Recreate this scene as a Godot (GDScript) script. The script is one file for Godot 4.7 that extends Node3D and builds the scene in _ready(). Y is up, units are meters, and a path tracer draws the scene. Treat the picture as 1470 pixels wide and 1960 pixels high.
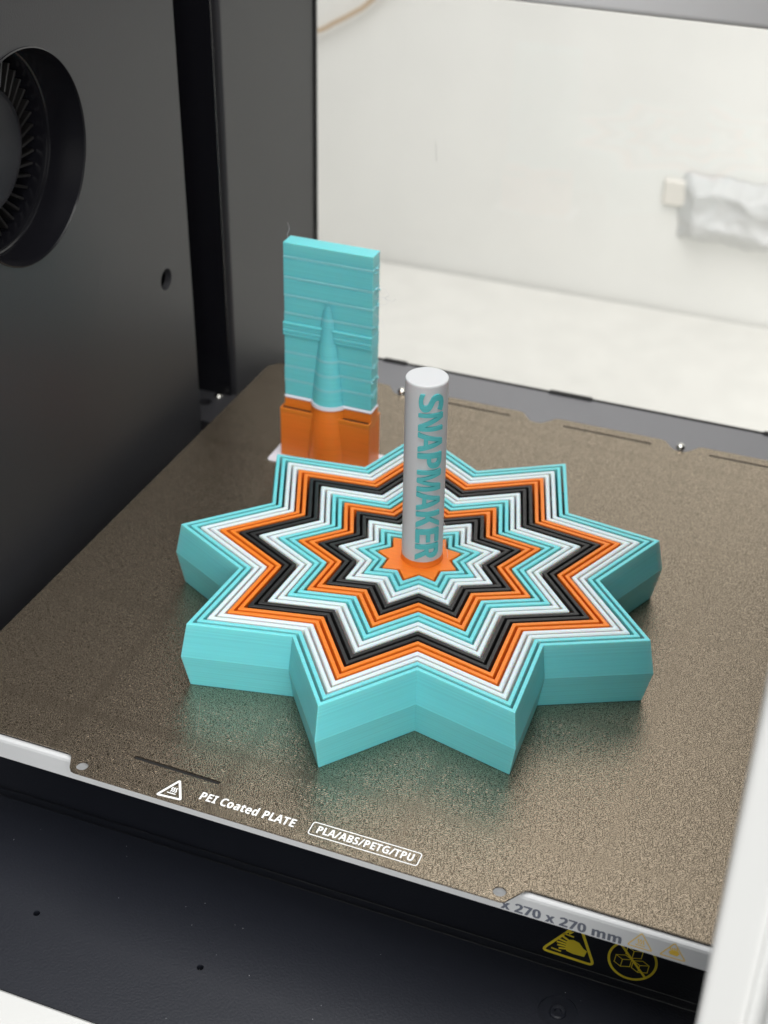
extends Node3D
# All coordinates below are millimetres: x along the front edge of the build plate, y up from its top face, z towards the viewer.

const MM := 0.001
var rng := RandomNumberGenerator.new()
var mats := {}

# ------------------------------------------------------------------ naming and placing

var used := {}

func numbered(called: String) -> String:
	var n: int = used.get(called, 0)
	used[called] = n + 1
	return called if n == 0 else "%s_%03d" % [called, n]

func thing(called: String, label: String, category: String, base: Vector3, group := "") -> Node3D:
	var o := Node3D.new()
	o.name = numbered(called)
	add_child(o)
	o.position = base * MM
	o.set_meta("label", label)
	o.set_meta("category", category)
	if group:
		o.set_meta("group", group)
	return o

func place(called: String, parent: Node, node: Node3D, label := "") -> Node3D:
	var n := 0
	var wanted := called
	while parent.has_node(NodePath(wanted)):
		n += 1
		wanted = "%s_%03d" % [called, n]
	node.name = wanted
	parent.add_child(node, true)
	if parent != self:
		node.global_transform = Transform3D()
	if label:
		node.set_meta("label", label)
	return node

# meshes carry scene coordinates; the node is moved so that they stay where they are
func obj(called: String, st: SurfaceTool, mat: Material, parent: Node, label := "") -> MeshInstance3D:
	st.generate_normals()
	var mi := MeshInstance3D.new()
	mi.mesh = st.commit()
	mi.material_override = null
	mi.mesh.surface_set_material(0, mat)
	place(called, parent, mi, label)
	return mi

func solo(called: String, label: String, category: String, st: SurfaceTool, mat: Material) -> MeshInstance3D:
	var mi := obj(numbered(called), st, mat, self)
	mi.set_meta("label", label)
	mi.set_meta("category", category)
	return mi

# ------------------------------------------------------------------ mesh helpers (input in mm)

func begin() -> SurfaceTool:
	var st := SurfaceTool.new()
	st.begin(Mesh.PRIMITIVE_TRIANGLES)
	st.set_smooth_group(-1)
	return st

func tri(st: SurfaceTool, a: Vector3, b: Vector3, c: Vector3) -> void:  # counter-clockwise from outside
	st.add_vertex(a * MM)
	st.add_vertex(c * MM)
	st.add_vertex(b * MM)

func quad(st: SurfaceTool, a: Vector3, b: Vector3, c: Vector3, d: Vector3) -> void:
	tri(st, a, b, c)
	tri(st, a, c, d)

func facet(st: SurfaceTool, pts: Array, centre: Vector3) -> void:
	var n: Vector3 = (pts[1] - pts[0]).cross(pts[2] - pts[0])
	var m := Vector3.ZERO
	for p in pts:
		m += p
	m /= pts.size()
	if n.dot(m - centre) < 0.0:
		pts = pts.duplicate()
		pts.reverse()
	for i in range(1, pts.size() - 1):
		tri(st, pts[0], pts[i], pts[i + 1])

# a box between two corners with its edges chamfered, optionally turned by a basis about a pivot
func box(st: SurfaceTool, lo: Vector3, hi: Vector3, b := 0.3, tf := Transform3D()) -> void:
	var c := (lo + hi) / 2.0
	var h := (hi - lo) / 2.0
	b = minf(b, 0.49 * minf(h.x * 2.0, minf(h.y * 2.0, h.z * 2.0)))
	var P := func(sx: int, sy: int, sz: int, axis: int) -> Vector3:
		var v := Vector3(sx * (h.x - b), sy * (h.y - b), sz * (h.z - b))
		v[axis] = [sx, sy, sz][axis] * h[axis]
		return tf * (c + v)
	var cc := tf * c
	for s in [-1, 1]:
		facet(st, [P.call(s, -1, -1, 0), P.call(s, 1, -1, 0), P.call(s, 1, 1, 0), P.call(s, -1, 1, 0)], cc)
		facet(st, [P.call(-1, s, -1, 1), P.call(1, s, -1, 1), P.call(1, s, 1, 1), P.call(-1, s, 1, 1)], cc)
		facet(st, [P.call(-1, -1, s, 2), P.call(1, -1, s, 2), P.call(1, 1, s, 2), P.call(-1, 1, s, 2)], cc)
		if b > 0.0:
			for t in [-1, 1]:
				facet(st, [P.call(s, t, -1, 0), P.call(s, t, 1, 0), P.call(s, t, 1, 1), P.call(s, t, -1, 1)], cc)
				facet(st, [P.call(s, -1, t, 0), P.call(s, 1, t, 0), P.call(s, 1, t, 2), P.call(s, -1, t, 2)], cc)
				facet(st, [P.call(-1, s, t, 1), P.call(1, s, t, 1), P.call(1, s, t, 2), P.call(-1, s, t, 2)], cc)
				for u in [-1, 1]:
					facet(st, [P.call(s, t, u, 0), P.call(s, t, u, 1), P.call(s, t, u, 2)], cc)

# a flat outline swept between two heights; map turns (u, v, h) into the scene
func prism(st: SurfaceTool, outline: PackedVector2Array, h0: float, h1: float, map: Callable) -> void:
	if Geometry2D.is_polygon_clockwise(outline):
		outline.reverse()
	var ids := Geometry2D.triangulate_polygon(outline)
	# which way does the map turn?
	var turn: float = (map.call(1, 0, 0) - map.call(0, 0, 0)).cross(map.call(0, 1, 0) - map.call(0, 0, 0)).dot(map.call(0, 0, 1) - map.call(0, 0, 0)) * (h1 - h0)
	for i in range(0, ids.size(), 3):
		var a := outline[ids[i]]
		var b := outline[ids[i + 1]]
		var c := outline[ids[i + 2]]
		if (b - a).cross(c - a) < 0.0:
			var k := b
			b = c
			c = k
		if turn < 0.0:
			var k2 := b
			b = c
			c = k2
		tri(st, map.call(a.x, a.y, h1), map.call(b.x, b.y, h1), map.call(c.x, c.y, h1))
		tri(st, map.call(a.x, a.y, h0), map.call(c.x, c.y, h0), map.call(b.x, b.y, h0))
	var n := outline.size()
	for i in n:
		var p := outline[i]
		var q := outline[(i + 1) % n]
		if turn < 0.0:
			quad(st, map.call(q.x, q.y, h0), map.call(p.x, p.y, h0), map.call(p.x, p.y, h1), map.call(q.x, q.y, h1))
		else:
			quad(st, map.call(p.x, p.y, h0), map.call(q.x, q.y, h0), map.call(q.x, q.y, h1), map.call(p.x, p.y, h1))

# a raised line of width w along a polyline, height t above the surface
func ribbon(st: SurfaceTool, pts: PackedVector2Array, w: float, t: float, closed: bool, map: Callable) -> void:
	var n := pts.size()
	var left := PackedVector2Array()
	var right := PackedVector2Array()
	for i in n:
		var p := pts[i]
		var a := pts[(i - 1 + n) % n] if closed or i > 0 else p - (pts[1] - p)
		var b := pts[(i + 1) % n] if closed or i < n - 1 else p + (p - pts[n - 2])
		var d1 := (p - a).normalized()
		var d2 := (b - p).normalized()
		var m := (d1 + d2).normalized()
		var k := w / 2.0 / maxf(0.45, m.dot(d1))
		var nn := Vector2(-m.y, m.x) * k
		left.append(p + nn)
		right.append(p - nn)
	for i in (n if closed else n - 1):
		var j := (i + 1) % n
		var l0: Vector3 = map.call(left[i].x, left[i].y, t)
		var l1: Vector3 = map.call(left[j].x, left[j].y, t)
		var r0: Vector3 = map.call(right[i].x, right[i].y, t)
		var r1: Vector3 = map.call(right[j].x, right[j].y, t)
		var c: Vector3 = (l0 + l1 + r0 + r1) / 4.0 + (map.call(0, 0, 0) - map.call(0, 0, 1)) * t * 2.0
		facet(st, [l0, l1, r1, r0], c)
		facet(st, [l0, l1, map.call(left[j].x, left[j].y, 0), map.call(left[i].x, left[i].y, 0)], c)
		facet(st, [r0, r1, map.call(right[j].x, right[j].y, 0), map.call(right[i].x, right[i].y, 0)], c)

func rounded(pts: PackedVector2Array, r: float, steps := 4) -> PackedVector2Array:
	var out := PackedVector2Array()
	var n := pts.size()
	for i in n:
		var p := pts[i]
		var a := p + (pts[(i - 1 + n) % n] - p).normalized() * r
		var b := p + (pts[(i + 1) % n] - p).normalized() * r
		for k in steps + 1:
			var t := float(k) / steps
			out.append(a.lerp(p, t).lerp(p.lerp(b, t), t))
	return out

func circle(c: Vector2, r: float, n: int) -> PackedVector2Array:
	var out := PackedVector2Array()
	for i in n:
		out.append(c + Vector2(cos(TAU * i / n), sin(TAU * i / n)) * r)
	return out

# profile of (radius, height) turned about an axis; frame gives the axis' place
func lathe(st: SurfaceTool, profile: PackedVector2Array, n: int, frame: Transform3D, smooth := true) -> void:
	if smooth:
		st.set_smooth_group(0)
	for i in n:
		var a := TAU * i / n
		var b := TAU * (i + 1) / n
		var u := Vector3(cos(a), 0, sin(a))
		var v := Vector3(cos(b), 0, sin(b))
		for k in profile.size() - 1:
			var p := profile[k]
			var q := profile[k + 1]
			var p0 := frame * (u * p.x + Vector3.UP * p.y)
			var p1 := frame * (v * p.x + Vector3.UP * p.y)
			var q0 := frame * (u * q.x + Vector3.UP * q.y)
			var q1 := frame * (v * q.x + Vector3.UP * q.y)
			if smooth:
				st.set_smooth_group(k + 1)
			if p.x > 0.0:
				tri(st, p0, q0, p1)
			if q.x > 0.0:
				tri(st, p1, q0, q1)
	st.set_smooth_group(-1)

func tube(st: SurfaceTool, pts: PackedVector3Array, r: float, n := 5) -> void:
	st.set_smooth_group(1)
	var rings := []
	for i in pts.size():
		var d := (pts[mini(i + 1, pts.size() - 1)] - pts[maxi(i - 1, 0)]).normalized()
		var u := d.cross(Vector3(0.31, 0.9, 0.17)).normalized()
		var v := d.cross(u)
		var ring := PackedVector3Array()
		for k in n:
			ring.append(pts[i] + (u * cos(TAU * k / n) + v * sin(TAU * k / n)) * r)
		rings.append(ring)
	for i in rings.size() - 1:
		for k in n:
			var j := (k + 1) % n
			quad(st, rings[i][k], rings[i][j], rings[i + 1][j], rings[i + 1][k])
	st.set_smooth_group(-1)

func spline(ctrl: Array, steps: int) -> PackedVector3Array:
	var out := PackedVector3Array()
	for i in ctrl.size() - 1:
		var a: Vector3 = ctrl[maxi(i - 1, 0)]
		var d: Vector3 = ctrl[mini(i + 2, ctrl.size() - 1)]
		for k in steps:
			out.append((ctrl[i] as Vector3).cubic_interpolate(ctrl[i + 1], a, d, float(k) / steps))
	out.append(ctrl[-1])
	return out

# ------------------------------------------------------------------ lettering

func letters_mesh(text: String, bold := true) -> Array:
	var f := SystemFont.new()
	f.font_names = PackedStringArray(["Droid Sans"])
	f.font_weight = 700 if bold else 400
	var tm := TextMesh.new()
	tm.font = f
	tm.text = text
	tm.font_size = 64
	tm.pixel_size = 1.0
	tm.depth = 1.0
	tm.curve_step = 1.0
	var vs := PackedVector3Array()
	for s in tm.get_surface_count():
		var arr := tm.surface_get_arrays(s)
		var v: PackedVector3Array = arr[Mesh.ARRAY_VERTEX]
		var idx: PackedInt32Array = arr[Mesh.ARRAY_INDEX] if arr[Mesh.ARRAY_INDEX] != null else PackedInt32Array(range(v.size()))
		for i in idx:
			vs.append(v[i])
	var lo := vs[0]
	var hi := vs[0]
	for p in vs:
		lo = lo.min(p)
		hi = hi.max(p)
	return [vs, lo, hi]

# text in the unit frame of origin (left end of the baseline side), along, up; stretched to width x height mm, raised by t
func lettering(st: SurfaceTool, text: String, origin: Vector3, along: Vector3, up: Vector3, width: float, height: float, t: float, bold := true) -> void:
	var got := letters_mesh(text, bold)
	var lo: Vector3 = got[1]
	var hi: Vector3 = got[2]
	var out := along.cross(up)
	var vs: PackedVector3Array = got[0]
	for i in vs.size():
		var p: Vector3 = vs[i]
		var q := origin + along * ((p.x - lo.x) / (hi.x - lo.x) * width) + up * ((p.y - lo.y) / (hi.y - lo.y) * height) + out * ((p.z - lo.z) / (hi.z - lo.z) * t)
		st.add_vertex(q * MM)

func split_bent(list: Array, a: Vector3, b: Vector3, c: Vector3, most: float) -> void:
	var ab := absf(a.y - b.y)
	var bc := absf(b.y - c.y)
	var ca := absf(c.y - a.y)
	var m := maxf(ab, maxf(bc, ca))
	if m <= most:
		list.append_array([a, b, c])
	elif m == ab:
		var k := (a + b) / 2.0
		split_bent(list, a, k, c, most)
		split_bent(list, k, b, c, most)
	elif m == bc:
		var k := (b + c) / 2.0
		split_bent(list, a, b, k, most)
		split_bent(list, a, k, c, most)
	else:
		var k := (c + a) / 2.0
		split_bent(list, a, b, k, most)
		split_bent(list, k, b, c, most)

# ------------------------------------------------------------------ materials

func noise_tex(size: int, freq: float, seed_: int, type := FastNoiseLite.TYPE_SIMPLEX_SMOOTH, fractal := FastNoiseLite.FRACTAL_FBM, octaves := 3, ramp: Gradient = null) -> NoiseTexture2D:
	var n := FastNoiseLite.new()
	n.seed = seed_
	n.frequency = freq
	n.noise_type = type
	n.fractal_type = fractal
	n.fractal_octaves = octaves
	if fractal == FastNoiseLite.FRACTAL_PING_PONG:
		n.fractal_ping_pong_strength = 1.8
	var t := NoiseTexture2D.new()
	t.width = size
	t.height = size
	t.seamless = true
	t.seamless_blend_skirt = 0.15
	t.noise = n
	if ramp:
		t.color_ramp = ramp
	return t

func ramp2(a: Color, b: Color) -> Gradient:
	var g := Gradient.new()
	g.set_color(0, a)
	g.set_color(1, b)
	return g

# horizontal print layers: rows of slightly different tone, with the slow bands that filament shows
func layer_image(rows: int, seed_: int, fine: float, coarse: float) -> ImageTexture:
	var r := RandomNumberGenerator.new()
	r.seed = seed_
	var w := 128
	var im := Image.create(w, rows, false, Image.FORMAT_RGB8)
	var ph := []
	for k in 8:
		ph.append([r.randf() * TAU, r.randi_range(3, 40), r.randf()])
	for y in rows:
		var v := 1.0 - fine * r.randf()
		var s := 0.0
		for p in ph:
			s += sin(TAU * y / rows * p[1] + p[0]) * p[2]
		v -= coarse * (0.5 + 0.18 * s)
		if r.randf() < 0.03:
			v -= fine
		var a := r.randf() * TAU
		var b := r.randf() * TAU
		for x in w:
			var k := v + fine * 0.25 * (sin(TAU * x / w + a) + sin(TAU * 3.0 * x / w + b))
			k = clampf(k, 0.0, 1.0)
			im.set_pixel(x, y, Color(k, k, k))
	return ImageTexture.create_from_image(im)

func mat(color: Color, rough: float, metal := 0.0, spec := 0.5) -> StandardMaterial3D:
	var m := StandardMaterial3D.new()
	m.albedo_color = color
	m.roughness = rough
	m.metallic = metal
	m.metallic_specular = spec
	return m

func tri_map(m: StandardMaterial3D, tile_mm: float, sharp := 10.0) -> void:
	m.uv1_triplanar = true
	m.uv1_world_triplanar = true
	m.uv1_triplanar_sharpness = sharp
	m.uv1_scale = Vector3.ONE * (1000.0 / tile_mm)

func bump(m: StandardMaterial3D, t: Texture2D, mm: float) -> void:
	m.heightmap_enabled = true
	m.heightmap_texture = t
	m.heightmap_scale = mm / 10.0

func make_materials() -> void:
	var layers := layer_image(512, 7, 0.028, 0.035)
	var layers_h := layer_image(512, 8, 0.9, 0.1)
	for d in [["teal", Color8(112, 211, 217), 0.42, 0.3], ["orange", Color8(248, 125, 36), 0.42, 0.3], ["white", Color8(222, 221, 223), 0.45, 0.45], ["pillar_white", Color8(192, 194, 197), 0.5, 0.06], ["black", Color8(34, 34, 35), 0.4, 0.0], ["band", Color8(140, 212, 218), 0.45, 0.12], ["letter_teal", Color8(84, 182, 186), 0.42, 0.0]]:
		var m := mat(d[1], d[2])
		if not d[0].ends_with("white"):
			m.albedo_texture = layers
			bump(m, layers_h, 0.007)
			tri_map(m, 42.0)
		if d[3] > 0.0:
			m.subsurf_scatter_enabled = true
			m.subsurf_scatter_strength = d[3]
		mats[d[0]] = m
	var pei := mat(Color8(202, 186, 165), 0.24, 0.87)
	pei.albedo_texture = noise_tex(1024, 0.029, 5, FastNoiseLite.TYPE_SIMPLEX, FastNoiseLite.FRACTAL_PING_PONG, 2, ramp2(Color(0.36, 0.35, 0.34), Color(1, 1, 1)))
	tri_map(pei, 60.0)
	bump(pei, noise_tex(1024, 0.029, 5, FastNoiseLite.TYPE_SIMPLEX, FastNoiseLite.FRACTAL_PING_PONG, 2), 0.06)
	mats.pei = pei
	var panel := mat(Color8(40, 40, 43), 0.44)
	bump(panel, noise_tex(512, 0.08, 11), 0.03)
	tri_map(panel, 40.0)
	mats.panel = panel
	var floor_m := mat(Color8(24, 27, 36), 0.5)
	bump(floor_m, noise_tex(512, 0.06, 13), 0.05)
	tri_map(floor_m, 40.0)
	mats.floor = floor_m
	mats.gloss_black = mat(Color8(16, 16, 20), 0.25)
	mats.black_rubber = mat(Color8(14, 14, 15), 0.7)
	var silver := mat(Color8(204, 206, 208), 0.45, 0.1)
	bump(silver, noise_tex(512, 0.2, 17), 0.01)
	tri_map(silver, 20.0)
	mats.silver = silver
	mats.chrome = mat(Color8(220, 218, 212), 0.15, 1.0)
	mats.carriage = mat(Color8(120, 120, 124), 0.5, 0.2)
	var post := mat(Color8(206, 207, 206), 0.4)
	bump(post, noise_tex(256, 0.1, 19), 0.01)
	tri_map(post, 30.0)
	mats.post = post
	var wall := mat(Color8(236, 236, 232), 0.8)
	wall.albedo_texture = noise_tex(512, 0.012, 23, FastNoiseLite.TYPE_SIMPLEX_SMOOTH, FastNoiseLite.FRACTAL_FBM, 4, ramp2(Color(0.98, 0.98, 0.98), Color(1, 1, 1)))
	tri_map(wall, 700.0)
	mats.wall = wall
	var desk := mat(Color8(230, 229, 224), 0.6)
	desk.albedo_texture = noise_tex(512, 0.02, 29, FastNoiseLite.TYPE_SIMPLEX_SMOOTH, FastNoiseLite.FRACTAL_FBM, 4, ramp2(Color(0.96, 0.96, 0.96), Color(1, 1, 1)))
	tri_map(desk, 400.0)
	mats.desk = desk
	mats.bar = mat(Color8(234, 234, 236), 0.45, 0.0)
	mats.print_white = mat(Color8(236, 238, 240), 0.5)
	mats.print_grey = mat(Color8(92, 97, 110), 0.5)
	mats.print_amber = mat(Color8(222, 184, 60), 0.5)
	mats.print_yellow = mat(Color8(246, 222, 62), 0.5)
	mats.infill = mat(Color8(78, 54, 12), 0.6)
	mats.fan = mat(Color8(26, 25, 25), 0.4)
	mats.hub = mat(Color8(34, 34, 39), 0.5)
	mats.brim = mat(Color8(226, 226, 236), 0.5)
	mats.plastic = mat(Color8(206, 207, 206), 0.42)
	mats.socket = mat(Color8(226, 222, 214), 0.4)
	mats.cable = mat(Color8(186, 158, 122), 0.5)
	mats.dust = mat(Color8(190, 192, 198), 0.8)
	mats.scuff = mat(Color8(58, 58, 60), 0.6)
	mats.scratch = mat(Color8(150, 140, 124), 0.35, 0.6)
	var glass := mat(Color(1, 1, 1, 0.03), 0.02)
	glass.transparency = BaseMaterial3D.TRANSPARENCY_ALPHA
	glass.metallic_specular = 0.35
	mats.glass = glass

# ------------------------------------------------------------------ the scene

func _ready() -> void:
	rng.seed = 20
	# camera
	var cam := Camera3D.new()
	cam.name = "camera"
	var at := CameraAttributesPhysical.new()
	at.frustum_focal_length = 34.21
	at.frustum_focus_distance = 0.475
	at.frustum_near = 0.02
	at.frustum_far = 20.0
	at.exposure_aperture = 10.0
	at.auto_exposure_enabled = false
	cam.attributes = at
	cam.fov = 38.66
	cam.near = 0.02
	cam.far = 20.0
	add_child(cam)
	var right := Vector3(0.932579, 0.020816, -0.360366)
	var up := Vector3(-0.211646, 0.840257, -0.499174)
	right = right.normalized()
	var back := right.cross(up).normalized()
	up = back.cross(right)
	cam.transform = Transform3D(Basis(right, up, back), Vector3(138.838420, 324.828711, 412.001552) * MM)
	cam.current = true
	# air and light of the room
	var we := WorldEnvironment.new()
	we.name = "room_air"
	var env := Environment.new()
	env.background_mode = Environment.BG_COLOR
	env.background_color = Color(0.3, 0.302, 0.305).linear_to_srgb()
	env.tonemap_mode = Environment.TONE_MAPPER_LINEAR
	env.tonemap_exposure = 1.0
	env.sdfgi_enabled = true
	env.ssao_enabled = true
	env.ssil_enabled = true
	we.environment = env
	add_child(we)
	make_materials()
	lamp("ceiling_lamp", "square white ceiling lamp panel hanging above the printer", Vector3(0, 1350, 120), Vector3(0, 0, 120), 1150.0, 2.3)
	lamp("side_lamp", "square white lamp panel standing upright in front of the printer, to its right", Vector3(640, 540, 980), Vector3(0, 0, 0), 900.0, 1.25)
	room()
	printer()
	print_bed()
	build_plate()
	prime_tower()
	star_toy()

func lamp(called: String, label: String, pos: Vector3, aim: Vector3, size: float, energy: float) -> void:
	var t := thing(called, label, "lamp", pos)
	var l := AreaLight3D.new()
	l.name = "light"
	l.area_size = Vector2(size, size) * MM
	l.light_energy = energy
	l.light_color = Color(1.0, 0.995, 0.985)
	l.shadow_enabled = true
	l.area_range = 8.0
	t.add_child(l)
	l.look_at_from_position(pos * MM, aim * MM, Vector3.FORWARD if absf((aim - pos).normalized().y) > 0.8 else Vector3.UP)
	var b := l.global_basis
	var tf := Transform3D(b, pos + b.z * 15.0)
	var st := begin()
	box(st, Vector3(-size / 2, -size / 2, -5), Vector3(size / 2, size / 2, 5), 1.0, tf)
	var m := mat(Color8(240, 240, 240), 0.6)
	m.emission_enabled = true
	m.emission = Color(1, 0.995, 0.985)
	m.emission_energy_multiplier = 0.5
	obj("diffuser", st, m, t)
	st = begin()
	box(st, Vector3(-size / 2 - 12, -size / 2 - 12, 5.2), Vector3(size / 2 + 12, size / 2 + 12, 30), 2.0, tf)
	obj("housing", st, mats.post, t)

func structure(called: String, st: SurfaceTool, m: Material) -> void:
	var o := obj(called, st, m, self)
	o.set_meta("kind", "structure")

func room() -> void:
	var st := begin()
	box(st, Vector3(-1500, -900, -835), Vector3(1500, 1500, -775), 0.0)
	structure("wall", st, mats.wall)
	st = begin()
	box(st, Vector3(-1300, -250, -772), Vector3(1300, -214, 420), 2.0)
	solo("desk", "wide white desk top standing against the white wall behind the printer", "desk", st, mats.desk)
	# wall socket under a crumpled plastic cover
	var s := thing("wall_socket", "white wall socket wrapped in crumpled grey plastic film, at the right of the wall", "socket", Vector3(20, -118, -775))
	st = begin()
	box(st, Vector3(-58, -119, -775), Vector3(95, -96, -770), 2.0)
	obj("face_plate", st, mats.socket, s)
	st = begin()
	st.set_smooth_group(1)
	var n := FastNoiseLite.new()
	n.seed = 4
	n.frequency = 0.011
	n.fractal_type = FastNoiseLite.FRACTAL_RIDGED
	n.fractal_octaves = 2
	var nx := 54
	var ny := 24
	var grid := []
	for i in nx + 1:
		var col := []
		for j in ny + 1:
			var u := float(i) / nx
			var v := float(j) / ny
			var edge := minf(minf(u, 1 - u) * 10.0, minf(v, 1 - v) * 5.0)
			var z := -774.0 + minf(edge, 1.0) * (14.0 + 5.5 * n.get_noise_2d(i * 3.4, j * 5.2 + i))
			col.append(Vector3(-43 + 145 * u + 2.0 * n.get_noise_2d(j * 9.0, 3.0), -147 + 57 * v + 2.5 * n.get_noise_2d(i * 6.0, 70.0), z))
		grid.append(col)
	for i in nx:
		for j in ny:
			quad(st, grid[i][j], grid[i + 1][j], grid[i + 1][j + 1], grid[i][j + 1])
	obj("plastic_wrap", st, mats.plastic, s)
	# cable hanging on the wall
	st = begin()
	tube(st, spline([Vector3(-460, -40, -768), Vector3(-376, -12, -768), Vector3(-357, -2.5, -768), Vector3(-338, 8.5, -768), Vector3(-323, 19.5, -768), Vector3(-290, 55, -768), Vector3(-270, 110, -768)], 6), 1.9, 8)
	solo("cable", "thin cream cable curving up along the white wall behind the dark post", "cable", st, mats.cable)

func csg_part(called: String, parent: Node, base: SurfaceTool, holes: Array, m: Material) -> CSGCombiner3D:
	# base and holes are in millimetres (built with MM applied, so scale back up); the node carries the scale
	var root := CSGCombiner3D.new()
	place(called, parent, root)
	root.global_transform = Transform3D(Basis().scaled(Vector3.ONE * MM), Vector3.ZERO)
	base.generate_normals()
	var body := CSGMesh3D.new()
	body.mesh = base.commit()
	body.scale = Vector3.ONE / MM
	body.material = m
	body.name = "body"
	root.add_child(body)
	for h in holes:
		h.operation = CSGShape3D.OPERATION_SUBTRACTION
		h.material = m
		root.add_child(h, true)
	return root

func hole_box(c: Vector3, s: Vector3) -> CSGBox3D:
	var b := CSGBox3D.new()
	b.name = "cut"
	b.size = s
	b.position = c
	return b

func hole_round(c: Vector3, r: float, h: float, axis: Vector3, sides := 48) -> CSGCylinder3D:
	var b := CSGCylinder3D.new()
	b.name = "cut"
	b.radius = r
	b.height = h
	b.sides = sides
	b.smooth_faces = true
	b.transform = Transform3D(Basis() if axis.y > 0.5 else Basis(Vector3(0, 1, 0), Vector3(-1, 0, 0), Vector3(0, 0, 1)) if axis.x > 0.5 else Basis(Vector3.RIGHT, PI / 2), c)
	return b

func side_map(u: float, v: float, h: float) -> Vector3:  # (z, y) outline extruded along x
	return Vector3(h, v, u)

func flat_map_at(y: float) -> Callable:  # (x, z) drawing lying on a level face, h upwards
	return func(u: float, v: float, h: float) -> Vector3: return Vector3(u, y + h, v)

func front_map_at(z: float) -> Callable:  # (x, y) drawing on a face turned to the viewer
	return func(u: float, v: float, h: float) -> Vector3: return Vector3(u, v, z + h)

func printer() -> void:
	var t := thing("printer", "dark grey printer enclosure with round fan opening, black floor and white front post", "printer", Vector3(0, -214, 0))
	# left inner panel with the fan opening and a screw hole
	var st := begin()
	prism(st, PackedVector2Array([Vector2(235, -55), Vector2(235, 480), Vector2(-104.5, 480), Vector2(-112.2, 181), Vector2(-116.9, -3), Vector2(-118, -55)]), -153.0, -150.0, side_map)
	csg_part("side_panel", t, st, [hole_round(Vector3(-151.5, 151, -3), 37.6, 10, Vector3.RIGHT, 120), hole_round(Vector3(-151.5, 69.6, -93.2), 4.7, 10, Vector3.RIGHT, 32)], mats.panel)
	var axis := Transform3D(Basis(Vector3(0, 1, 0), Vector3(-1, 0, 0), Vector3(0, 0, 1)), Vector3(0, 151, -3))  # local y points to -x
	var inward := func(list: Array) -> PackedVector2Array:
		var p := PackedVector2Array()
		for q in list:
			p.append(Vector2(q[0], -q[1]))
		return p
	st = begin()
	lathe(st, inward.call([[37.58, -149.6], [37.1, -149.3], [36.9, -150.0], [36.6, -164.6], [36.1, -165.0], [35.2, -165.0], [35.0, -166.2], [35.0, -190.0], [38.5, -190.0], [38.5, -153.2], [37.58, -153.2], [37.58, -149.6]]), 120, axis)
	var duct := obj("fan_duct", st, mats.gloss_black, t)
	duct.set_meta("label", "glossy black round duct of the fan opening")
	st = begin()
	lathe(st, inward.call([[0.0, -166.5], [20.5, -166.5], [22.3, -167.0], [23.0, -168.4], [23.0, -188.0]]), 80, axis)
	var hub := obj("fan_hub", st, mats.hub, t)
	hub.set_meta("label", "grey round fan hub")
	for i in 46:
		var a := TAU * i / 46.0
		st = begin()
		var tf := Transform3D(Basis(Vector3.RIGHT, a), Vector3(0, 151, -3))
		tf.basis = tf.basis * Basis(Vector3.UP, 0.0)
		var inner := Transform3D(Basis(Vector3.RIGHT, 0.35), Vector3(0, 29.3, 0))
		box(st, Vector3(-185, -5.2, -0.55), Vector3(-169.5, 5.2, 0.55), 0.25, tf * inner)
		obj("fan_blade", st, mats.fan, t)
	st = begin()
	lathe(st, inward.call([[0.0, -191.0], [38.5, -191.0]]), 40, axis)
	obj("fan_back", st, mats.black_rubber, t)
	# light scuffs on the panel
	for sc in [[[-39.8, 86.7], [-42.5, 92.5], [-45.8, 98.6], 1.3], [[-71.6, 77.2], [-71.8, 82.0], [-71.4, 86.4], 0.25], [[-83.0, 105.8], [-83.5, 107.3], [-84.3, 108.7], 0.3], [[-58.0, 115.6], [-58.2, 117.5], [-57.9, 119.9], 0.3], [[-89.0, 60.0], [-87.0, 58.5], [-85.5, 56.0], 0.5]]:
		st = begin()
		var line := PackedVector2Array([Vector2(sc[0][0], sc[0][1]), Vector2(sc[1][0], sc[1][1]), Vector2(sc[2][0], sc[2][1])])
		ribbon(st, line, sc[3], 0.02, false, func(u: float, v: float, h: float) -> Vector3: return Vector3(-150.0 + h, v, u))
		obj("scuff_mark", st, mats.scuff, t)
	# the dark channel behind the panel
	st = begin()
	box(st, Vector3(-215, -55, -255), Vector3(-205, 480, 235), 0.5)
	obj("side_cover", st, mats.gloss_black, t)
	# rear left corner post
	st = begin()
	prism(st, rounded(PackedVector2Array([Vector2(-204.8, -148.5), Vector2(-150, -148.5), Vector2(-150, -251.4), Vector2(-204.8, -251.4)]), 1.6, 3), -55.0, 480.0, func(u: float, v: float, h: float) -> Vector3: return Vector3(u, h, v - 4.6 * clampf((178.0 - h) / 178.0, 0.0, 1.3) * (1.0 if v > -200.0 else 0.0)))
	obj("corner_post", st, mats.panel, t)
	st = begin()
	box(st, Vector3(-204.7, -55, -148.3), Vector3(-151.6, 480, -147.4), 0.2, Transform3D(Basis(Vector3.RIGHT, 0.0258), Vector3(0, 0, 0)).translated(Vector3(0, 0, -3.9)).translated_local(Vector3(0, 0, 0)))
	obj("post_facing", st, mats.gloss_black, t)
	st = begin()
	box(st, Vector3(-154, -40, -254.5), Vector3(-149.2, 480, -251.6), 0.4)
	obj("window_seal", st, mats.black_rubber, t)
	# shelf at the foot of the channel
	st = begin()
	prism(st, PackedVector2Array([Vector2(-204.5, -124.5), Vector2(-136.0, -124.5), Vector2(-136.0, -153.4), Vector2(-204.5, -153.4)]), -22.0, -15.7, func(u: float, v: float, h: float) -> Vector3: return Vector3(u, h, v))
	csg_part("foot_bracket", t, st, [hole_round(Vector3(-160.5, -17, -141.5), 3.2, 12, Vector3.UP, 32)], mats.panel)
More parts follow.
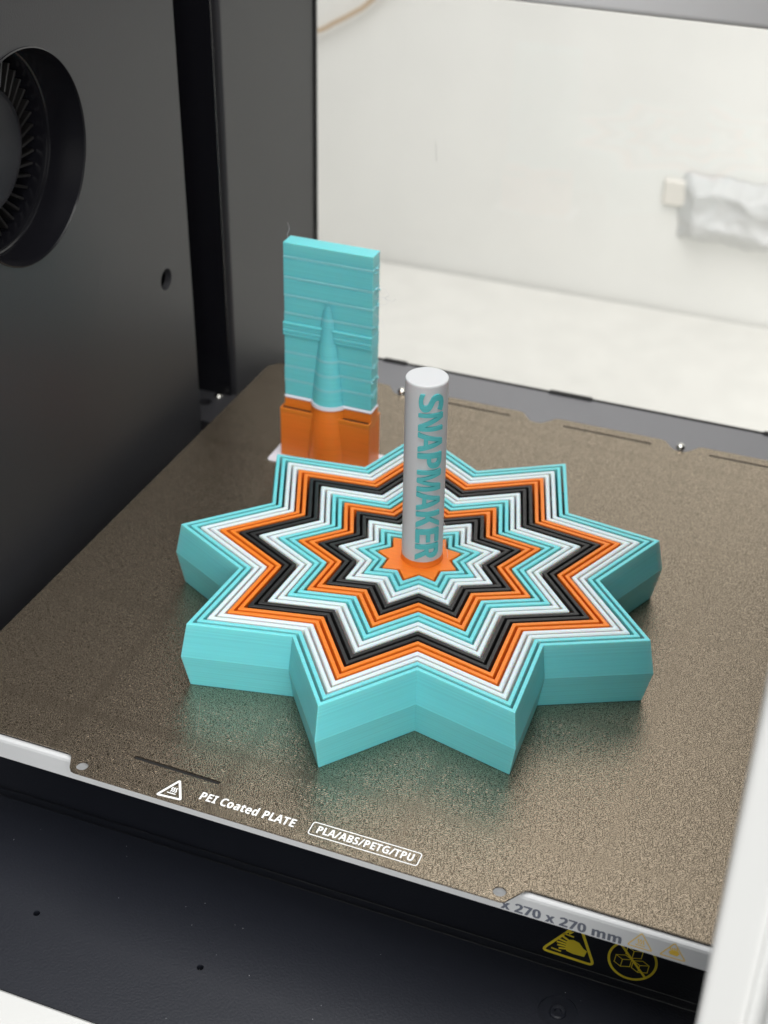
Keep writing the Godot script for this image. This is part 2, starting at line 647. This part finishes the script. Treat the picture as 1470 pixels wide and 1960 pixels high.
	st = begin()
	lathe(st, PackedVector2Array([Vector2(0, 1.6), Vector2(1.4, 1.4), Vector2(2.2, 0.5), Vector2(2.3, 0.0)]), 20, Transform3D(Basis(), Vector3(-157, -15.7, -149.0)))
	obj("bracket_screw", st, mats.chrome, t)
	# right inner panel (throws the right side of the prints into shade)
	st = begin()
	box(st, Vector3(150, -55, -250), Vector3(154, 480, 182), 0.5)
	obj("side_panel", st, mats.gloss_black, t)
	# rear window and top crossbar
	st = begin()
	box(st, Vector3(-149.0, -46, -254.0), Vector3(149.0, 160.0, -252.0), 0.0)
	obj("rear_window", st, mats.glass, t)
	st = begin()
	ribbon(st, PackedVector2Array([Vector2(-85.3, 90.5), Vector2(-85.0, 86.0), Vector2(-84.5, 80.2)]), 0.14, 0.02, false, front_map_at(-251.98))
	obj("window_scratch", st, mats.scuff, t)
	st = begin()
	prism(st, rounded(PackedVector2Array([Vector2(-262, 162.4), Vector2(-244, 162.4), Vector2(-244, 215), Vector2(-262, 215)]), 2.5, 4), -149.0, 149.8, side_map)
	obj("crossbar", st, mats.bar, t)
	st = begin()
	box(st, Vector3(-149, -58, -256), Vector3(149.8, -46.4, -249), 0.5)
	obj("window_sill", st, mats.panel, t)
	# floor with two steps under the bed
	st = begin()
	var outline := PackedVector2Array()
	for q in [[-248, -58], [170.2, -58], [170.2, -50], [97.2, -50], [96.4, -50.3], [95.8, -51.4], [92.6, -51.6], [91.9, -51.9], [91.2, -53.0], [-248, -53.0]]:
		outline.append(Vector2(q[0], q[1]))
	prism(st, outline, -204.0, 149.6, side_map)
	csg_part("floor_panel", t, st, [hole_round(Vector3(-81.0, -50, 139.7), 1.15, 9, Vector3.UP, 20), hole_round(Vector3(-20.9, -50, 139.3), 1.15, 9, Vector3.UP, 20), hole_round(Vector3(89.4, -50, 112.5), 6.1, 1.8, Vector3.UP, 48)], mats.floor)
	st = begin()
	lathe(st, PackedVector2Array([Vector2(0, 0.1), Vector2(1.0, 0.1), Vector2(1.2, 0.75), Vector2(2.2, 0.9), Vector2(2.6, 0.5), Vector2(2.7, 0.0)]), 28, Transform3D(Basis(), Vector3(89.4, -50.9, 112.5)))
	obj("floor_screw", st, mats.floor, t)
	# warning signs printed on the floor
	# they stand on the rear, lower step
	var up_map := func(u: float, v: float, h: float) -> Vector3: return Vector3(u, -52.97 + h, v)
	st = begin()
	hand_sign(st, up_map)
	obj("hand_warning_sign", st, mats.print_yellow, t)
	st = begin()
	boxes_sign(st, up_map)
	obj("no_stacking_sign", st, mats.print_yellow, t)
	# dust on the floor
	st = begin()
	for i in 30:
		var p := Vector3(rng.randf_range(-130, 130), -49.95, rng.randf_range(100, 168))
		var r := rng.randf_range(0.06, 0.16)
		facet(st, [p + Vector3(r, 0, 0), p + Vector3(0, 0, r * 1.3), p + Vector3(-r, 0, -r * 0.4), p + Vector3(0, r, 0)], p - Vector3(0, 1, 0))
		facet(st, [p + Vector3(r, 0, 0), p + Vector3(0, r, 0), p + Vector3(-r, 0, -r * 0.4)], p - Vector3(0, 1, 0))
	var du := obj("dust", st, mats.dust, t)
	du.set_meta("kind", "stuff")
	# white front: sill and right post
	st = begin()
	box(st, Vector3(-204, -58, 170.6), Vector3(149.6, -48.6, 235), 1.2)
	obj("front_sill", st, mats.post, t)
	st = begin()
	prism(st, rounded(PackedVector2Array([Vector2(133.1, 184), Vector2(133.1, 206), Vector2(142.6, 206), Vector2(142.6, 203.6), Vector2(146.0, 203.6), Vector2(146.0, 206), Vector2(176, 206), Vector2(176, 184)]), 1.6, 4), -120.0, 480.0, func(u: float, v: float, h: float) -> Vector3: return Vector3(u, h, v))
	obj("front_post", st, mats.post, t)
	st = begin()
	box(st, Vector3(-200, -213.8, -248), Vector3(176, -58.4, 183), 3.0)
	obj("base_body", st, mats.post, t)

func hand_sign(st: SurfaceTool, map: Callable) -> void:
	ribbon(st, rounded(PackedVector2Array([Vector2(77.6, 88.4), Vector2(86.4, 73.4), Vector2(95.0, 88.7)]), 1.9, 4), 0.95, 0.03, true, map)
	# palm with five fingers pointing left, a press plate above and below
	var hand := PackedVector2Array([Vector2(91.6, 83.9), Vector2(91.3, 86.4), Vector2(87.6, 86.6), Vector2(85.4, 86.2), Vector2(84.6, 85.4), Vector2(84.4, 82.2), Vector2(85.2, 81.2), Vector2(86.4, 80.9), Vector2(88.4, 81.4), Vector2(90.2, 83.2)])
	prism(st, hand, 0.0, 0.03, map)
	for f in [[84.9, 81.7, 82.6, 80.7], [84.7, 82.7, 81.6, 82.2], [84.7, 83.6, 81.3, 83.5], [84.8, 84.5, 81.8, 84.7], [85.2, 85.3, 82.6, 85.9]]:
		ribbon(st, PackedVector2Array([Vector2(f[0], f[1]), Vector2(f[2], f[3])]), 0.72, 0.032, false, map)
	ribbon(st, PackedVector2Array([Vector2(80.3, 86.7), Vector2(83.7, 87.0)]), 0.55, 0.03, false, map)
	ribbon(st, PackedVector2Array([Vector2(82.3, 79.4), Vector2(86.2, 79.7)]), 0.55, 0.03, false, map)
	ribbon(st, PackedVector2Array([Vector2(84.6, 76.6), Vector2(84.5, 78.6)]), 0.5, 0.03, false, map)
	ribbon(st, PackedVector2Array([Vector2(83.7, 77.6), Vector2(84.5, 78.9), Vector2(85.4, 77.6)]), 0.45, 0.034, false, map)

func boxes_sign(st: SurfaceTool, map: Callable) -> void:
	ribbon(st, circle(Vector2(106.3, 81.8), 7.7, 48), 0.85, 0.03, true, map)
	var cube := func(c: Vector2, s: float) -> void:
		var a := c + Vector2(-s, -s * 0.45)
		var b := c + Vector2(-0.1 * s, 0.0)
		var d := c + Vector2(s, -s * 0.35)
		var e := c + Vector2(0.15 * s, -s * 0.8)
		var h := Vector2(0, s * 1.15)
		ribbon(st, PackedVector2Array([a, b, d, e]), 0.28, 0.03, true, map)
		ribbon(st, PackedVector2Array([a, a + h, b + h, b]), 0.28, 0.031, false, map)
		ribbon(st, PackedVector2Array([b + h, d + h, d]), 0.28, 0.031, false, map)
	cube.call(Vector2(103.4, 82.6), 2.6)
	cube.call(Vector2(109.2, 83.0), 2.6)
	cube.call(Vector2(106.2, 78.0), 2.6)
	ribbon(st, PackedVector2Array([Vector2(100.9, 76.3), Vector2(111.7, 87.3)]), 0.8, 0.036, false, map)

func print_bed() -> void:
	var t := thing("print_bed", "silver heated bed with a black magnetic sheet and a grey rear carriage", "print bed", Vector3(0, -10, 0))
	var st := begin()
	var pr := PackedVector2Array([Vector2(-152, -10), Vector2(115.2, -10), Vector2(115.5, -9.7), Vector2(115.5, -2.9), Vector2(115.25, -2.0), Vector2(114.7, -1.55), Vector2(114.0, -1.4), Vector2(-152, -1.4)])
	prism(st, pr, -136.3, 136.3, side_map)
	obj("bed_body", st, mats.silver, t)
	st = begin()
	box(st, Vector3(-134, -1.38, -156.4), Vector3(134, -0.62, 113.7), 0.0)
	obj("magnetic_sheet", st, mats.black_rubber, t)
	st = begin()
	box(st, Vector3(-117, -13, -194), Vector3(140, -3, -152.4), 0.6)
	obj("rear_carriage", st, mats.carriage, t)
	st = begin()
	box(st, Vector3(-117, -13, -195.4), Vector3(140, -2.6, -194.1), 0.3)
	obj("rear_edge", st, mats.black_rubber, t)
	for x in [[-88.0, -76.0], [-3.5, 17.5], [98.0, 118.0]]:
		st = begin()
		box(st, Vector3(x[0], -3.4, -195.6), Vector3(x[1], -2.0, -192.6), 0.3)
		obj("edge_clip", st, mats.black_rubber, t)
	for x in [-66.1, 66.1]:
		st = begin()
		lathe(st, PackedVector2Array([Vector2(0, 2.3), Vector2(0.9, 2.1), Vector2(1.6, 1.5), Vector2(2.0, 0.6), Vector2(2.0, 0.0), Vector2(1.6, -0.7), Vector2(1.2, -1.2), Vector2(1.2, -3.0)]), 24, Transform3D(Basis(), Vector3(x, 0.2, -160.4)))
		obj("locating_pin", st, mats.chrome, t)
	# print on the front face
	var zf := 115.5
	st = begin()
	lettering(st, "x 270 x 270 mm", Vector3(68.9, -9.2, zf), Vector3.RIGHT, Vector3.UP, 36.5, 3.7, 0.03)
	lettering(st, "x 270 x 270 mm", Vector3(69.08, -9.14, zf), Vector3.RIGHT, Vector3.UP, 36.5, 3.7, 0.034)
	obj("size_lettering", st, mats.print_grey, t)
	var fm := front_map_at(zf)
	st = begin()
	ribbon(st, rounded(PackedVector2Array([Vector2(107.4, -8.4), Vector2(114.6, -8.4), Vector2(111.0, -2.3)]), 0.6, 3), 0.32, 0.03, true, fm)
	heat_waves(st, Vector2(111.0, -6.4), 0.95, fm)
	obj("hot_surface_sign", st, mats.print_amber, t)
	st = begin()
	ribbon(st, rounded(PackedVector2Array([Vector2(116.9, -8.4), Vector2(124.3, -8.4), Vector2(120.6, -2.3)]), 0.6, 3), 0.32, 0.03, true, fm)
	prism(st, PackedVector2Array([Vector2(119.6, -7.2), Vector2(121.8, -7.3), Vector2(122.4, -6.2), Vector2(121.9, -5.2), Vector2(120.0, -5.3), Vector2(119.2, -6.3)]), 0.0, 0.03, fm)
	for k in 4:
		ribbon(st, PackedVector2Array([Vector2(119.8 + 0.6 * k, -5.4), Vector2(119.5 + 0.62 * k, -4.5 + 0.15 * minf(k, 2))]), 0.36, 0.032, false, fm)
	obj("hand_hazard_sign", st, mats.print_amber, t)

# three rising waves over two bars; s = half width of the drawing
func heat_waves(st: SurfaceTool, c: Vector2, s: float, map: Callable, flip := 1.0, w := 0.3) -> void:
	for k in 3:
		var line := PackedVector2Array()
		for i in 9:
			var v := i / 8.0
			line.append(c + Vector2((k - 1) * 0.75 * s + 0.28 * s * sin(v * TAU) + 0.3 * s * v, flip * (v - 0.2) * 2.0 * s))
		ribbon(st, line, w, 0.031, false, map)
	ribbon(st, PackedVector2Array([c + Vector2(-1.5 * s, -flip * 1.05 * s), c + Vector2(1.5 * s, -flip * 1.05 * s)]), w, 0.03, false, map)

func build_plate() -> void:
	var t := thing("build_plate", "textured golden brown metal build plate with front tab and notched rear edge", "build plate", Vector3(0, -0.6, 0))
	var o := PackedVector2Array()
	for q in [[-135.5, 111.5], [-133, 114], [-79.6, 114], [-78.2, 114.4], [-77.2, 115.4], [-75.0, 120.0], [-74.0, 121.1], [-72.6, 121.5], [70.2, 121.5], [71.4, 121.0], [75.6, 114.8], [77.0, 114], [132.5, 114], [135.5, 111], [135.5, -162], [132.5, -165.2]]:
		o.append(Vector2(q[0], q[1]))
	for c in [66.1, 0.0, -66.1]:
		for q in [[9.4, -165.2], [7.6, -164.6], [4.2, -160.0], [2.6, -158.4], [0.0, -157.8], [-2.6, -158.4], [-4.2, -160.0], [-7.6, -164.6], [-9.4, -165.2]]:
			o.append(Vector2(c + q[0], q[1]))
	for q in [[-131.5, -165.2], [-135.5, -160]]:
		o.append(Vector2(q[0], q[1]))
	var st := begin()
	prism(st, o, -0.6, 0.0, func(u: float, v: float, h: float) -> Vector3: return Vector3(u, h, v))
	var cuts := [hole_round(Vector3(-71.6, -0.3, 117.9), 1.95, 4, Vector3.UP, 32), hole_round(Vector3(68.8, -0.3, 117.9), 1.95, 4, Vector3.UP, 32)]
	for x in [[-120.0, -79.0], [-53.2, -12.5], [12.5, 53.2], [79.0, 120.0]]:
		cuts.append(hole_box(Vector3((x[0] + x[1]) / 2.0, -0.3, -159.4), Vector3(x[1] - x[0], 4, 1.3)))
	var slot := hole_box(Vector3(-42.7, -0.3, 108.0), Vector3(31.0, 4, 1.5))
	slot.rotation.y = -0.016
	cuts.append(slot)
	csg_part("plate_sheet", t, st, cuts, mats.pei)
	var fm := flat_map_at(0.0)
	st = begin()
	ribbon(st, rounded(PackedVector2Array([Vector2(-43.2, 120.2), Vector2(-39.4, 112.2), Vector2(-35.3, 119.6)]), 0.5, 3), 0.75, 0.03, true, fm)
	heat_waves(st, Vector2(-39.3, 117.1), 1.0, fm, -1.0, 0.36)
	obj("hot_surface_sign", st, mats.print_white, t)
	st = begin()
	lettering(st, "PEI Coated PLATE", Vector3(-30.2, 0.0, 117.2), Vector3.RIGHT, Vector3.FORWARD, 32.4, 3.6, 0.03)
	obj("plate_lettering", st, mats.print_white, t)
	st = begin()
	lettering(st, "PLA/ABS/PETG/TPU", Vector3(9.5, 0.0, 116.6), Vector3.RIGHT, Vector3.FORWARD, 31.4, 3.1, 0.03)
	ribbon(st, rounded(PackedVector2Array([Vector2(7.3, 117.8), Vector2(42.8, 117.8), Vector2(42.8, 112.5), Vector2(7.3, 112.5)]), 1.0, 4), 0.32, 0.03, true, fm)
	obj("material_lettering", st, mats.print_white, t)
	# fine scratches left by a scraper
	for sc in [[[-52.1, 73.1], [-48.2, 81.8], [-44.5, 90.2], 0.1], [[-43.6, 93.0], [-42.9, 95.5], [-42.8, 98.0], 0.09]]:
		st = begin()
		ribbon(st, PackedVector2Array([Vector2(sc[0][0], sc[0][1]), Vector2(sc[1][0], sc[1][1]), Vector2(sc[2][0], sc[2][1])]), sc[3], 0.02, false, fm)
		obj("scratch", st, mats.scratch, t)

func prime_tower() -> void:
	var t := thing("prime_tower", "tall slim teal printed tower with orange base behind the star", "printed tower", Vector3(-73.6, 0, -92.3))
	var st := begin()
	prism(st, rounded(PackedVector2Array([Vector2(-98.4, -79.4), Vector2(-48.8, -79.4), Vector2(-48.8, -102.5), Vector2(-98.4, -102.5)]), 2.0, 4), 0.0, 0.35, func(u: float, v: float, h: float) -> Vector3: return Vector3(u, h, v))
	obj("brim", st, mats.brim, t)
	# hollow orange base: walls round two open slots, the inner body and the cone
	st = begin()
	box(st, Vector3(-94.5, 0.35, -98.6), Vector3(-53.6, 21.4, -86.0), 0.25)
	obj("base_block", st, mats.orange, t)
	st = begin()
	for b in [[-94.5, -53.6, -86.55, -86.0], [-94.5, -93.95, -98.6, -86.6], [-54.15, -53.6, -98.6, -86.6]]:
		box(st, Vector3(b[0], 21.35, b[2]), Vector3(b[1], 23.6, b[3]), 0.12)
	obj("base_rim", st, mats.orange, t)
	st = begin()
	box(st, Vector3(-93.9, 21.41, -98.5), Vector3(-54.2, 23.05, -86.6), 0.1)
	obj("slot_floor", st, mats.infill, t)
	for x in [[-93.6, -81.0], [-66.5, -54.6]]:
		st = begin()
		box(st, Vector3(x[0], 23.0, -88.46), Vector3(x[1], 23.14, -87.75), 0.03)
		obj("slot_gap", st, mats.black_rubber, t)
	var cone := func(s: SurfaceTool, y0: float, y1: float, grow := 0.0) -> void:
		var p := PackedVector2Array()
		var n := 4
		p.append(Vector2(0, y0))
		for k in n + 1:
			var y := lerpf(y0, y1, float(k) / n)
			p.append(Vector2(maxf(0.02, (10.75 - y * 0.094 if y < 74.0 else 3.79 - (y - 74.0) * 0.7)) + grow, y))
		p.append(Vector2(0, y1))
		p.reverse()
		lathe(s, p, 64, Transform3D(Basis(), Vector3(-73.6, 0, -92.3)))
	st = begin()
	cone.call(st, 0.35, 27.4)
	box(st, Vector3(-93.3, 23.07, -96.4), Vector3(-53.7, 27.4, -88.5), 0.15)
	obj("base_core", st, mats.orange, t)
	st = begin()
	cone.call(st, 27.42, 29.0, 0.35)
	box(st, Vector3(-93.6, 27.42, -96.6), Vector3(-53.5, 29.0, -88.2), 0.6)
	obj("white_band", st, mats.brim, t)
	var levels := [29.02, 35.6, 42.1, 48.6, 57.0, 63.2, 66.6, 74.5, 82.4, 91.3, 98.0]
	for i in levels.size() - 1:
		var y0: float = levels[i] + (1.05 if i > 0 and i != 4 and i != 5 else 0.02)
		var y1: float = levels[i + 1]
		var dx := rng.randf_range(-0.2, 0.2)
		var wide := lerpf(0.5, 0.0, y0 / 98.0)
		st = begin()
		if i == 4:
			for k in 4:
				var a := lerpf(y0, y1, k / 4.0)
				box(st, Vector3(-93.5 + dx, a + 0.02, -96.4), Vector3(-53.7 + dx, lerpf(y0, y1, (k + 1) / 4.0), -88.0 + 0.12 * (k % 2)), 0.3)
		else:
			box(st, Vector3(-92.9 - wide + dx, y0, -96.0 + dx), Vector3(-53.9 + dx, y1, -88.6 + rng.randf_range(-0.06, 0.06)), 0.18)
		if y0 < 78.0:
			cone.call(st, y0, minf(y1, 79.3))
		obj("teal_segment", st, mats.teal if i != 4 else mats.teal, t)
		if i > 0 and i != 4 and i != 5:
			st = begin()
			var piece := 6
			for k in piece:
				var x0 := lerpf(-93.0 - wide + dx * 0.5, -53.75 + dx * 0.5, float(k) / piece)
				var x1 := lerpf(-93.0 - wide + dx * 0.5, -53.75 + dx * 0.5, float(k + 1) / piece)
				box(st, Vector3(x0, levels[i] + 0.02, -96.1), Vector3(x1, levels[i] + 1.03, -88.5 + rng.randf_range(-0.09, 0.06)), 0.2)
			for k in 3:
				var yy: float = levels[i] + rng.randf_range(-1.5, 1.0)
				var zz := rng.randf_range(-95.5, -89.2)
				box(st, Vector3(-54.3, yy, zz), Vector3(-53.4 + rng.randf_range(0.0, 0.35), yy + rng.randf_range(0.4, 0.9), zz + rng.randf_range(0.5, 1.4)), 0.12)
			if levels[i] < 78.0:
				cone.call(st, levels[i] + 0.02, levels[i] + 1.03, 0.1)
			obj("pale_band", st, mats.band, t)
	# stray filament hairs
	for c in [[Vector3(-53.8, 84.0, -90.0), Vector3(-50.0, 85.0, -90.0), Vector3(-47.5, 82.6, -89.5), Vector3(-49.5, 80.6, -90.5), Vector3(-46.3, 79.4, -91), Vector3(-45.2, 81.0, -91)], [Vector3(-53.8, 79.0, -91.0), Vector3(-50.4, 80.6, -91.0), Vector3(-48.2, 78.6, -90.5), Vector3(-51.0, 77.4, -90.0), Vector3(-53.8, 76.0, -90)], [Vector3(-53.8, 73.0, -90.0), Vector3(-51.0, 71.2, -90.0), Vector3(-49.0, 67.5, -90.0)], [Vector3(-91.5, 98.0, -91.0), Vector3(-91.9, 100.5, -90.5), Vector3(-91.2, 103.0, -91.0), Vector3(-92.0, 105.5, -91.0)]]:
		st = begin()
		tube(st, spline(c, 6), 0.05, 4)
		obj("filament_hair", st, mats.brim, t)

# ---- the nested star

const TOP := 26.17
const MIDY := 13.2
const NOTCH := 0.7215
const PITCH := 2.28
const WALL := 1.3

func star_contour(apothem: float, unit: float, tip_round: float, y: float) -> PackedVector3Array:
	# apothem = distance of the edges from the axis; unit = apothem of a star whose tips are at radius 1
	var r := apothem / unit
	var out := PackedVector3Array()
	var raw := []
	for k in 9:
		for half in 2:
			var a := deg_to_rad(189.345 - 40.0 * k - 20.0 * half)
			var q := r * (NOTCH if half else 1.0)
			raw.append(Vector3(cos(a) * q, y, -sin(a) * q))
	for i in raw.size():
		if i % 2 == 0:
			var p: Vector3 = raw[i]
			var a: Vector3 = p + (raw[(i + 17) % 18] - p).normalized() * tip_round
			var b: Vector3 = p + (raw[(i + 1) % 18] - p).normalized() * tip_round
			out.append(a)
			out.append(a.lerp(b, 0.5).lerp(p, 0.5))
			out.append(b)
		else:
			var p: Vector3 = raw[i]
			var a: Vector3 = p + (raw[(i + 17) % 18] - p).normalized() * 0.12
			var b: Vector3 = p + (raw[(i + 1) % 18] - p).normalized() * 0.12
			out.append(a)
			out.append(b)
	return out

func band(st: SurfaceTool, a: PackedVector3Array, b: PackedVector3Array, flip := false) -> void:
	# a is the lower (or outer) contour; contours run clockwise seen from above
	var n := a.size()
	for i in n:
		var j := (i + 1) % n
		if flip:
			quad(st, a[i], a[j], b[j], b[i])
		else:
			quad(st, a[j], a[i], b[i], b[j])

func star_toy() -> void:
	var t := thing("nested_star", "nine pointed star of nested coloured rings with a white lettered pillar at its centre", "printed star", Vector3(0, 0, 0))
	var e := Vector2(NOTCH * cos(deg_to_rad(20.0)) - 1.0, NOTCH * sin(deg_to_rad(20.0)))
	var unit := absf(1.0 * e.y) / e.length()
	var a0 := 90.0 * unit
	var lean := 1.68
	var order := ["teal", "teal", "white", "white", "orange", "orange", "black", "black", "white", "white", "teal", "teal", "orange", "orange", "black", "black", "white", "white", "teal", "teal"]
	for k in 20:
		var o := a0 - PITCH * k
		var i := o - (1.5 if order[k] == "white" else WALL)
		var st := begin()
		var col: String = order[k]
		var b := 0.38 if col == "white" else 0.14
		var dy := rng.randf_range(-0.05, 0.05)
		var tr := 0.4
		var c := [
			star_contour(o - 0.15, unit, tr, 0.02), star_contour(o, unit, tr, 0.25), star_contour(o + lean, unit, tr, MIDY), star_contour(o + 0.02, unit, tr, TOP - b + dy), star_contour(o - b, unit, tr, TOP + dy),
			star_contour(i + b, unit, tr, TOP + dy), star_contour(i, unit, tr, TOP - b + dy), star_contour(i + lean, unit, tr, MIDY), star_contour(i, unit, tr, 0.02)]
		for s in c.size():
			band(st, c[s], c[(s + 1) % c.size()])
		var label := "outermost teal star ring" if k == 0 else ""
		obj("star_ring", st, mats[col], t, label)
	# the orange centre
	var o2 := a0 - PITCH * 20.0 + 0.1
	var st2 := begin()
	var cc := [star_contour(o2, unit, 0.4, 0.02), star_contour(o2 + lean, unit, 0.4, MIDY), star_contour(o2, unit, 0.4, TOP - 0.15), star_contour(o2 - 0.15, unit, 0.4, TOP)]
	for s in 3:
		band(st2, cc[s], cc[s + 1])
	var top: PackedVector3Array = cc[3]
	for i in top.size():
		tri(st2, top[(i + 1) % top.size()], top[i], Vector3(0, TOP, 0))
	obj("centre_star", st2, mats.orange, t, "orange centre star")
	# pillar, leaning a touch
	var base := Vector3(0.85, TOP, -0.35)
	var head := Vector3(0.15, 99.0, -0.05)
	var yy := (head - base).normalized()
	var xx := Vector3.RIGHT.slide(yy).normalized()
	var frame := Transform3D(Basis(xx, yy, xx.cross(yy)), base)
	var R := 7.35
	st2 = begin()
	lathe(st2, PackedVector2Array([Vector2(0, 2.3), Vector2(R + 0.1, 2.3), Vector2(R + 0.1, 0.9), Vector2(R + 0.25, 0.01)]), 96, frame)
	obj("pillar_collar", st2, mats.orange, t, "orange collar under the pillar")
	st2 = begin()
	var hgt := (head - base).length()
	lathe(st2, PackedVector2Array([Vector2(0, hgt), Vector2(R - 0.6, hgt), Vector2(R - 0.18, hgt - 0.16), Vector2(R, hgt - 0.6), Vector2(R, 2.32), Vector2(0, 2.32)]), 96, frame)
	var pil := obj("pillar", st2, mats.pillar_white, t, "white round pillar with raised teal letters")
	# raised letters, reading downwards, bent round the pillar
	var az := deg_to_rad(18.62)
	var ys := [92.9, 85.6, 77.9, 70.6, 62.7, 54.4, 46.7, 39.9, 33.0]
	var ws := [6.5, 6.6, 7.4, 5.9, 8.2, 7.4, 6.5, 5.6, 6.6]
	var word := "SNAPMAKER"
	var a_base := deg_to_rad(-18.5)
	var a_cap := deg_to_rad(45.0)
	for i in word.length():
		var got := letters_mesh(word[i])
		var vs: PackedVector3Array = got[0]
		var lo: Vector3 = got[1]
		var hi: Vector3 = got[2]
		var list := []
		for k in range(0, vs.size(), 3):
			var q := []
			for m in 3:
				var p := vs[k + m]
				q.append(Vector3((p.x - lo.x) / (hi.x - lo.x), (p.y - lo.y) / (hi.y - lo.y), (p.z - lo.z) / (hi.z - lo.z)))
			split_bent(list, q[0], q[1], q[2], 0.12)
		st2 = begin()
		for p in list:
			var h: float = ys[i] - base.y + ws[i] / 2.0 - p.x * ws[i]
			var a := az + lerpf(a_base, a_cap, p.y)
			var rr: float = R - 0.15 + 0.85 * p.z
			st2.add_vertex((frame * Vector3(sin(a) * rr, h, cos(a) * rr)) * MM)
		obj("letter", st2, mats.letter_teal, pil)
	# a stray hair of filament near the foot of the pillar
	st2 = begin()
	tube(st2, spline([Vector3(7.5, 41.0, -3.0), Vector3(8.6, 39.6, -2.0), Vector3(7.9, 37.5, -1.0), Vector3(9.2, 35.0, -1.5), Vector3(8.4, 32.4, -2.0), Vector3(9.6, 29.5, -2.5), Vector3(9.9, 26.3, -2.5)], 6), 0.07, 4)
	obj("filament_hair", st2, mats.white, t)
